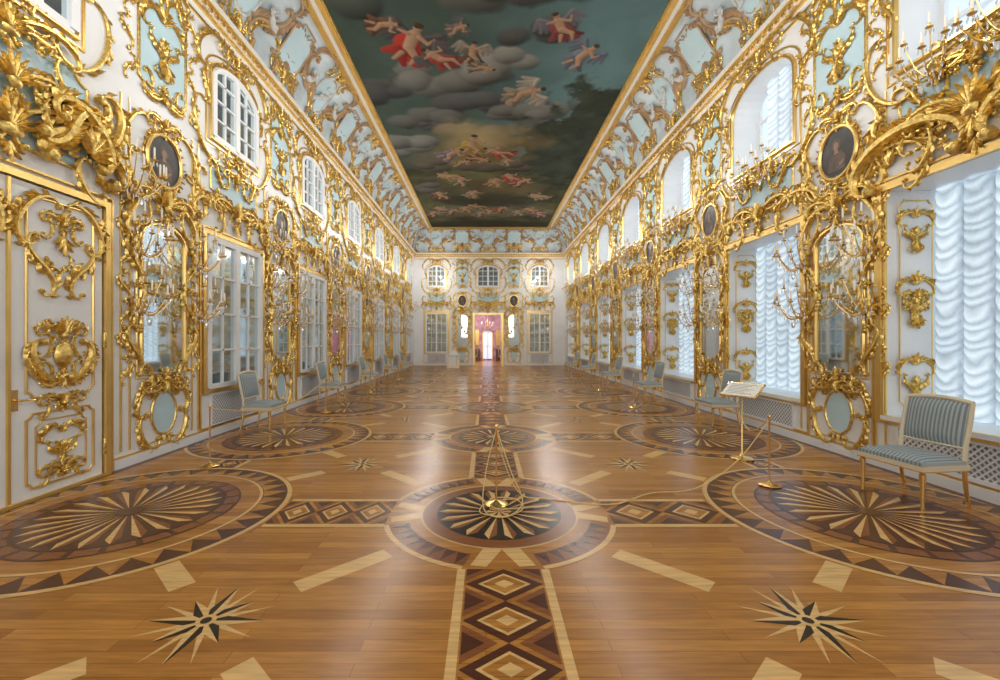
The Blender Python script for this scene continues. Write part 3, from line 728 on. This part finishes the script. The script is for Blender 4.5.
def casement(mb,hw,t0,t1,rows,arch=0):
    mb.mat(PANE)
    if arch: A=archpath(hw,t0,t1-arch,arch,12); mb.poly([(x,y,.015) for x,y in A][::-1])
    else: mb.quad((-hw,t0,.015),(hw,t0,.015),(hw,t1,.015),(-hw,t1,.015))
    mb.mat(WHITE)
    def topat(x): return t1-arch+arch*math.sqrt(max(0,1-(x/hw)**2)) if arch else t1
    for x,w in ((-hw,.05),(0,.06),(hw,.05),(-hw/2,.016),(hw/2,.016)):
        mb.box(x-w,x+w,t0,topat(min(abs(x),hw*.98)) ,.012,.07 if w>.02 else .04)
    for j in range(rows+1):
        y=t0+(t1-arch-t0)*j/rows; w=.05 if j==0 or (j==rows and not arch) else .016
        mb.box(-hw,hw,y-w,y+w,.012,.055 if w>.02 else .04)
    if arch: mb.relief(archpath(hw,t0,t1-arch,arch,12)[1:-1],.05,n0=.02)
mb=MB(); casement(mb,LW,LB,LT,4); WL1=mb.mesh('casement',False)
mb=MB(); casement(mb,.66,5.0,6.3,3,.32); WL2=mb.mesh('upper_casement',False)
mb=MB().mat(GOLDM); mould(mb,-LW-.1,LW+.1,LB-.06,LT+.09,.07,.06); mould(mb,-LW-.18,LW+.18,.16,LT+.17,.03,.035)
over(mb,LW*1.1,'L'); upsurround(mb,.72,4.95,6.02,.38); WL_ORN=mb.mesh('gilt_surround')
mb=MB().mat(GOLDM); upsurround(mb,.72,4.95,6.02,.38); over(mb,LW*1.1,'L'); OVERD=mb.mesh('gilt_overdoor')
for c in CW[3:]+CW[:2]:
    wn+=1; e=empty('window_%d'%wn,wallM('L',c))
    for n_,m_ in (('casement',WL1),('upper_casement',WL2),('gilt_surround',WL_ORN),('radiator_screen',SCRL)): link(n_,m_,None,e)
for x in (.13-3.27,.13+3.27):
    wn+=1; e=empty('window_%d'%wn,wallM('F',x)@Matrix.Diagonal((.82,1,1,1)))
    for n_,m_ in (('casement',WL1),('upper_casement',WL2),('gilt_surround',WL_ORN),('radiator_screen',SCRL)): link(n_,m_,None,e)
wn+=1; e=empty('window_%d'%wn,wallM('F',.13)); link('upper_casement',WL2,None,e); 
link('gilt_overdoor',OVERD,None,e)
for c in CW:
    for d in (-.35,.35): link('wall_sconce',SCON,wallM('R',c+d)@Matrix.Translation((0,4.55,.05)))
for c in CW:
    link('wall_sconce',SCON,wallM('L',c+1.05)@Matrix.Translation((0,3.55,.05)))
# ------------------------------------------------------------ left door
DC=4.06
e=empty('door_1',wallM('L',DC))
mb=MB().mat(WHITE)
for sg in (-1,1):
    a,b=sorted((sg*.012,sg*1.0)); mb.box(a,b,.02,3.15,.01,.05)
link('leaves',mb.mesh('leaves',False),None,e)
mb=MB().mat(GOLDM)
mould(mb,-1.05,1.05,-.0,3.20,.07,.09); mb.box(-.015,.015,.02,3.15,.05,.07); mould(mb,-1.15,1.15,.0,3.3,.02,.05)
for sg in (-1,1):
    cx=sg*.52; 
    mb.mat(GOLDM); panel(mb,cx-.36,cx+.36,1.02,3.04,.06,.013,None,.05); panel(mb,cx-.36,cx+.36,.12,.86,.05,.013,None,.05); panel(mb,cx-.27,cx+.27,.2,.78,.05,.009,None,.05)
    mb.mat(GOLD)
    SS(mb,cx,0,.05,3.0,.28,2.62,'C',-1,r=.034,leaves=7,ll=.13,n0=.055)
    SS(mb,cx,0,.28,2.66,.22,2.1,'S',1,r=.028,leaves=7,ll=.12,n0=.055)
    crest(mb,cx,2.80,.42,.26,1,.06); fan(mb,(cx,2.70),-math.pi/2,.7,5,.22,.06); garland(mb,cx,2.15,2.55,.07,.36,.055)
    crest(mb,cx,1.62,.5,.36,1,.06)
    scroll(mb,(cx-.05,1.2),(cx-.22,1.58),'C',-1,r=.042,leaves=8,ll=.12,n0=.06,turn=260); scroll(mb,(cx+.05,1.2),(cx+.22,1.58),'C',1,r=.042,leaves=8,ll=.12,n0=.06,turn=260); crest(mb,cx,1.24,.42,.24,-1,.06)
    mb.ball((cx,1.44,.07),.10,.15,.05,10,6)
    pendant(mb,cx,.5,.38,.46,.06); crest(mb,cx,.92,.46,.2,1,.06); crest(mb,cx,.2,.46,.14,1,.06)
    for y in (.35,1.6,2.9): mb.lathe([(.014,-.09),(.02,-.08),(.02,.08),(.014,.09)],(sg*1.01,y,.075),8,'y')
mb.mat(BRASS); mb.box(.03,.08,.92,1.12,.05,.065); mb.tube([(.055,1.02,.06),(.055,1.02,.12),(.1,1.015,.125),(.19,1.01,.12)],[.012,.012,.011,.009],8)
link('gilt_carving',mb.mesh('gilt_carving'),None,e)
e2=empty('window_%d'%(wn+1),wallM('L',DC)); link('upper_casement',WL2,None,e2); 
mb=MB().mat(BLUE); mb.poly([(x,y,.008) for x,y in rectpath(-.85,.85,3.5,4.6,.15)]); mb.mat(GOLD)
mb.relief(rectpath(-.85,.85,3.5,4.6,.15),.018,closed=True,n0=.01)
crest(mb,0,3.55,2.0,.6,1,.06); SS(mb,0,0,.35,3.5,1.1,3.45,'C',-1,r=.08,leaves=9,ll=.22,n0=.06); SS(mb,0,0,.3,3.95,.95,4.4,'S',1,r=.06,leaves=9,ll=.18,n0=.05)
SS(mb,0,0,1.15,3.4,1.0,4.4,'S',1,r=.05,leaves=9,ll=.16,n0=.04); crest(mb,0,4.5,1.3,.4,1,.06)
SS(mb,0,0,.25,3.7,.85,4.0,'S',-1,r=.07,leaves=9,ll=.2,n0=.1); SS(mb,0,0,.9,3.55,.45,3.95,'C',1,r=.06,leaves=8,ll=.18,n0=.12); crest(mb,0,4.0,1.0,.5,1,.1)
for sg in (1,-1): fan(mb,(sg*.8,3.7),math.pi/2-sg*.5,1.0,7,.4,.1)
upsurround(mb,.72,4.95,6.02,.38)
link('gilt_overdoor',mb.mesh('gilt_overdoor2'),None,e2)
# ------------------------------------------------------------ far doorway + room beyond
e=empty('door_2',wallM('F',.13))
mb=MB().mat(GOLDM); 
mb.box(-.97,-.85,0,3.32,0,.07); mb.box(.85,.97,0,3.32,0,.07); mb.box(-.85,.85,3.2,3.32,0,.07)
mb.mat(WHITE); mb.box(-.85,-.83,0,3.2,-.8,-.02); mb.box(.83,.85,0,3.2,-.8,-.02)
mb.mat(GOLD); crest(mb,0,3.5,1.6,.5,1,.05); SS(mb,0,0,1.1,.4,1.1,3.3,'S',1,r=.03,leaves=9,ll=.15,n0=.02)
link('gilt_doorcase',mb.mesh('gilt_doorcase'),None,e)
PINK=mat('rose_silk',(.60,.36,.42),.6,noise=(2.5,.45))
GLOW=mat('daylit_window',(.6,.7,.8),.5,emit=(.62,.68,1),es=.85)
mb=MB(); x0,x1,y0,y1=-2.4,2.7,YF+.02,YF+7
mb.mat(W_BASE); mb.quad((x0,y0,.0),(x1,y0,.0),(x1,y1,.0),(x0,y1,.0))
mb.mat(PINK); mb.quad((x0,y0,0),(x0,y1,0),(x0,y1,5),(x0,y0,5)); mb.quad((x1,y0,0),(x1,y1,0),(x1,y1,5),(x1,y0,5)); mb.quad((x0,y1,0),(x1,y1,0),(x1,y1,5),(x0,y1,5))
mb.mat(WHITE); mb.quad((x0,y0,5),(x1,y0,5),(x1,y1,5),(x0,y1,5))
mb.mat(GLOW); mb.quad((-.22,y1-.02,.1),(.48,y1-.02,.1),(.48,y1-.02,2.2),(-.22,y1-.02,2.2))
mb.mat(GOLDM); 
for a,b_,c_,d_ in ((-.32,-.22,.0,2.3),(.48,.58,.0,2.3),(-.32,.58,2.2,2.32),(.11,.15,.1,2.2),(-.22,.48,1.1,1.14)): mb.box(a,b_,y1-.08,y1-.01,c_,d_)
mb.mat(ROBE); mb.box(-.9,-.45,y1-1.2,y1-.8,0,.9); mb.box(.75,1.2,y1-1.2,y1-.8,0,.9); mb.mat(GOLDM); mb.box(-.95,-.55,y1-.06,y1-.01,1.2,2.4); mb.box(.8,1.2,y1-.06,y1-.01,1.2,2.4)
link('adjoining_room',mb.mesh('adjoining_room',False))
mb=MB().mat(GOLDM); mb.M=Matrix.Translation((.13,YF+3,2.75))
mb.tube([(0,0,2.2),(0,0,0)],.02); mb.lathe([(.02,.3),(.07,.15),(.03,0),(.09,-.15),(.02,-.3)])
for k in range(10):
    a=k*math.pi/5; mb.mat(GOLDM); mb.tube([(0,0,-.1),(.25*math.cos(a),.25*math.sin(a),-.2),(.45*math.cos(a),.45*math.sin(a),0)],.012,6)
    mb.mat(CANDLE); mb.lathe([(.02,0),(.02,.14),(.005,.16)],(.45*math.cos(a),.45*math.sin(a),0),6)
    mb.mat(CRYST); mb.ball((.45*math.cos(a),.45*math.sin(a),-.08),.03,.03,.07,5,3); mb.ball((.25*math.cos(a),.25*math.sin(a),-.32),.03,.03,.07,5,3)
link('chandelier',mb.mesh('chandelier'))
# ------------------------------------------------------------ furniture
FAB=bpy.data.materials.new('striped_upholstery'); FAB.use_nodes=True; nt=FAB.node_tree; b=nt.nodes['Principled BSDF']
tc=nt.nodes.new('ShaderNodeTexCoord'); wv=nt.nodes.new('ShaderNodeTexWave'); wv.bands_direction='X'; wv.inputs['Scale'].default_value=9; wv.inputs['Distortion'].default_value=.3
r=nt.nodes.new('ShaderNodeValToRGB'); r.color_ramp.elements[0].position=.35; r.color_ramp.elements[1].position=.6
r.color_ramp.elements[0].color=(.17,.23,.27,1); r.color_ramp.elements[1].color=(.38,.42,.42,1)
nt.links.new(tc.outputs['Object'],wv.inputs['Vector']); nt.links.new(wv.outputs['Fac'],r.inputs[0]); nt.links.new(r.outputs[0],b.inputs['Base Color']); b.inputs['Roughness'].default_value=.7
CHW=mat('chair_painted_wood',(.68,.60,.44),.4)
def cushion(mb,x0,x1,y0,y1,z0,z1,axis='z',puff=.03,n=8):
    vs=[];fs=[]
    for side in (0,1):
        for j in range(n+1):
            for i in range(n+1):
                u,v=i/n,j/n; b=(1-(2*u-1)**6)*(1-(2*v-1)**6); bb=(math.sin(math.pi*u)*math.sin(math.pi*v))**.5
                if axis=='z': vs.append((x0+(x1-x0)*u,y0+(y1-y0)*v,(z1-.02+.02*b+puff*bb) if side else z0))
                else: vs.append((x0+(x1-x0)*u,(y1-.015+.015*b+puff*bb) if side else (y0+.015-.015*b-puff*.5*bb),z0+(z1-z0)*v))
    m=n+1; N=m*m
    for j in range(n):
        for i in range(n):
            a=j*m+i; fs.append((a,a+m,a+m+1,a+1)); fs.append((N+a,N+a+1,N+a+m+1,N+a+m))
    for i in range(n):
        for (a,b) in ((i,i+1),(n*m+i+1,n*m+i),((i+1)*m,i*m),(i*m+n,(i+1)*m+n)): fs.append((a,b,N+b,N+a))
    mb.add(vs,fs)
mb=MB()
W=.31
for sx in (-1,1):
    prof=[(.014,0),(.02,.02),(.015,.05),(.022,.25),(.027,.34),(.018,.35),(.028,.365),(.03,.42)]
    mb.mat(BRASS); mb.lathe(prof,(sx*(W-.03),.22,0),10)
    mb.tube([(sx*(W-.03),-.29,0),(sx*(W-.03),-.25,.2),(sx*(W-.03),-.23,.42)],[.014,.018,.022],8)
    mb.mat(CHW); mb.tube([(sx*(W-.03),-.23,.4),(sx*(W-.03),-.25,.6),(sx*(W-.025),-.29,.8),(sx*(W-.03),-.33,.99)],[.022,.02,.02,.018],8)
mb.mat(CHW); mb.box(-W,W,-.26,.25,.365,.42); mb.mat(BRASS); mb.box(-W-.004,W+.004,-.26,.254,.366,.376)
mb.mat(FAB); cushion(mb,-W+.01,W-.01,-.24,.25,.42,.475,'z',.035)
mb.mat(CHW); pts=[(x,-.335+.0*x,.99+.035*math.cos(x/W*math.pi/2)) for x in np.linspace(-W+.03,W-.03,9)]; mb.tube(pts,.022,8)
mb.tube([(-W+.03,-.255,.57),(W-.03,-.255,.57)],.016,8)
mb.M=Matrix.Translation((0,-.25,.57))@Matrix.Rotation(math.radians(10.5),4,'X')
mb.mat(FAB); cushion(mb,-W+.04,W-.04,-.015,.02,.0,.44,'y',.03)
mb.M=None
CHAIR=mb.mesh('side_chair')
def chair(x,y,deg): link('side_chair',CHAIR,Matrix.Translation((x,y,0.0045))@Matrix.Rotation(math.radians(deg),4,'Z'))
chair(4.24,4.30,97)
for y in (8.1,11.45,14.9,18.4,21.8): chair(4.33,y,92)
for y in (7.75,11.2,14.8,18.2,21.6): chair(-3.98,y,-90)
def stanchion(x,y,h=.76):
    mb=MB().mat(BRASS); mb.lathe([(.11,0),(.115,.008),(.095,.02),(.04,.032),(.014,.045),(.009,.07),(.009,h-.06),(.014,h-.05),(.014,h-.03),(.009,h-.025),(.018,h-.008),(.015,h+.01),(.005,h+.018)],seg=18)
    link('stanchion',mb.mesh('stanchion'),Matrix.Translation((x,y,.0065)))
P=[(.10,4.17),(3.11,4.72),(-3.5,5.45)]
for p in P: stanchion(*p)
for p in ((-3.5,9.4),(-3.5,13.),(-3.5,17),(-2.6,22.5),(3.5,10.2),(3.6,13.6),(3.5,17.6),(3.0,22.6),(1.9,23.5),(-1.6,23.5)): stanchion(*p)
ROPE=mat('gold_cord',(.72,.50,.2),.6)
def rope(pts,r=.006):
    mb=MB().mat(ROPE)
    Q=[Vector(p) for p in pts]; out=[]
    for i in range(len(Q)-1):
        a=Q[max(i-1,0)];b_=Q[i];c_=Q[i+1];d_=Q[min(i+2,len(Q)-1)]
        for k in range(8):
            t=k/8; out.append(.5*((2*b_)+(c_-a)*t+(2*a-5*b_+4*c_-d_)*t*t+(3*b_-a-3*c_+d_)*t**3))
    out.append(Q[-1]); mb.tube([tuple(p) for p in out],r,6); link('barrier_rope',mb.mesh('rope'))
rope([(.10,4.17,.74),(.0,4.1,.35),(-.02,3.95,.05),(.15,3.85,.014),(.35,4.05,.014),(.28,4.3,.014),(.05,4.3,.014),(.1,4.0,.03),(.45,4.1,.014)])
rope([(.10,4.17,.74),(.18,4.2,.4),(.34,4.25,.08),(.6,4.3,.014),(1.2,4.15,.014),(1.7,4.45,.014),(2.2,4.5,.05),(2.7,4.6,.32),(3.11,4.72,.73)])
rope([(.10,4.17,.74),(.24,4.05,.35),(.34,4.0,.1),(.2,3.88,.014),(-.05,3.95,.014),(.02,4.2,.014),(.3,4.3,.014)])
rope([(3.11,4.72,.73),(3.2,5.2,.5),(3.4,5.8,.62)])
rope([(-3.5,5.45,.73),(-3.5,7.4,.42),(-3.5,9.4,.73)]); rope([(-3.5,9.4,.73),(-3.5,11.2,.42),(-3.5,13.,.73)])
mb=MB().mat(BRASS); mb.lathe([(.14,0),(.145,.012),(.11,.03),(.03,.045),(.011,.07),(.011,.92)],seg=20)
mb.M=Matrix.Translation((0,0,.93))@Matrix.Rotation(math.radians(35),4,'X'); mb.mat(BRASS); mb.box(-.24,.24,-.15,.15,-.012,.0); mb.mat(CANDLE); mb.box(-.22,.22,-.13,.13,.0,.006)
mb.mat(SHADOW)
for i in range(7): mb.box(-.18,.16-.05*(i%3),.09-i*.03,.098-i*.03,.006,.0068)
mb.M=None
link('information_stand',mb.mesh('information_stand'),Matrix.Translation((3.44,5.78,.0045))@Matrix.Rotation(math.radians(-60),4,'Z'))
mb=MB().mat(WHITE); mb.box(-.35,.35,-.25,.25,0,.72); mb.box(-.4,.4,-.3,.3,.72,.77); mb.mat(GOLDM); mb.box(-.3,.3,-.262,-.25,.1,.62); mb.mat(WHITE); mb.box(-.27,.27,-.27,-.25,.13,.59); mb.box(-.15,.2,-.1,.1,.77,.98)
link('reception_desk',mb.mesh('reception_desk',False),Matrix.Translation((-1.85,24.5,.0065)))
# ------------------------------------------------------------ lights
def pl(x,y,z,e,col=(1,.965,.91),r=.0):
    l=bpy.data.lights.new('fill_light','POINT'); l.energy=e; l.color=col; l.shadow_soft_size=r  # bare point light added as fill, no fixture belongs to it
    o=bpy.data.objects.new('fill_light',l); scene.collection.objects.link(o); o.location=(x,y,z)
for i in range(15):
    pl(-3.0,.2+1.85*i,5.75,44); pl(3.42,.2+1.85*i,5.75,44)
pl(-1.2,YF+3,3.6,300,(1,.95,.95));  # added fill to brighten the room beyond, apart from its chandelier
l=bpy.data.lights.new('rear_fill_light','AREA'); l.shape='RECTANGLE'; l.size=7; l.size_y=4; l.energy=240; l.color=(1,.99,.97)  # unseen area light added behind the camera for frontal fill
o=bpy.data.objects.new('rear_fill_light',l); scene.collection.objects.link(o); o.location=(XC,YB+.3,4.0); o.rotation_euler=(math.radians(90),0,0)
w=bpy.data.worlds.new('sky'); scene.world=w; w.use_nodes=True
bg=w.node_tree.nodes['Background']; bg.inputs[0].default_value=(.74,.87,1,1); bg.inputs[1].default_value=1.15
cam=bpy.data.cameras.new('camera'); cam.sensor_width=36; cam.lens=430/1000*36; cam.shift_x=.014; cam.shift_y=0; cam.clip_end=200
co=bpy.data.objects.new('camera',cam); scene.collection.objects.link(co); co.location=(0,0,1.6); co.rotation_euler=(math.radians(90),0,0)
scene.camera=co
try: scene.view_settings.view_transform='Standard'
except Exception as ex: print(ex)
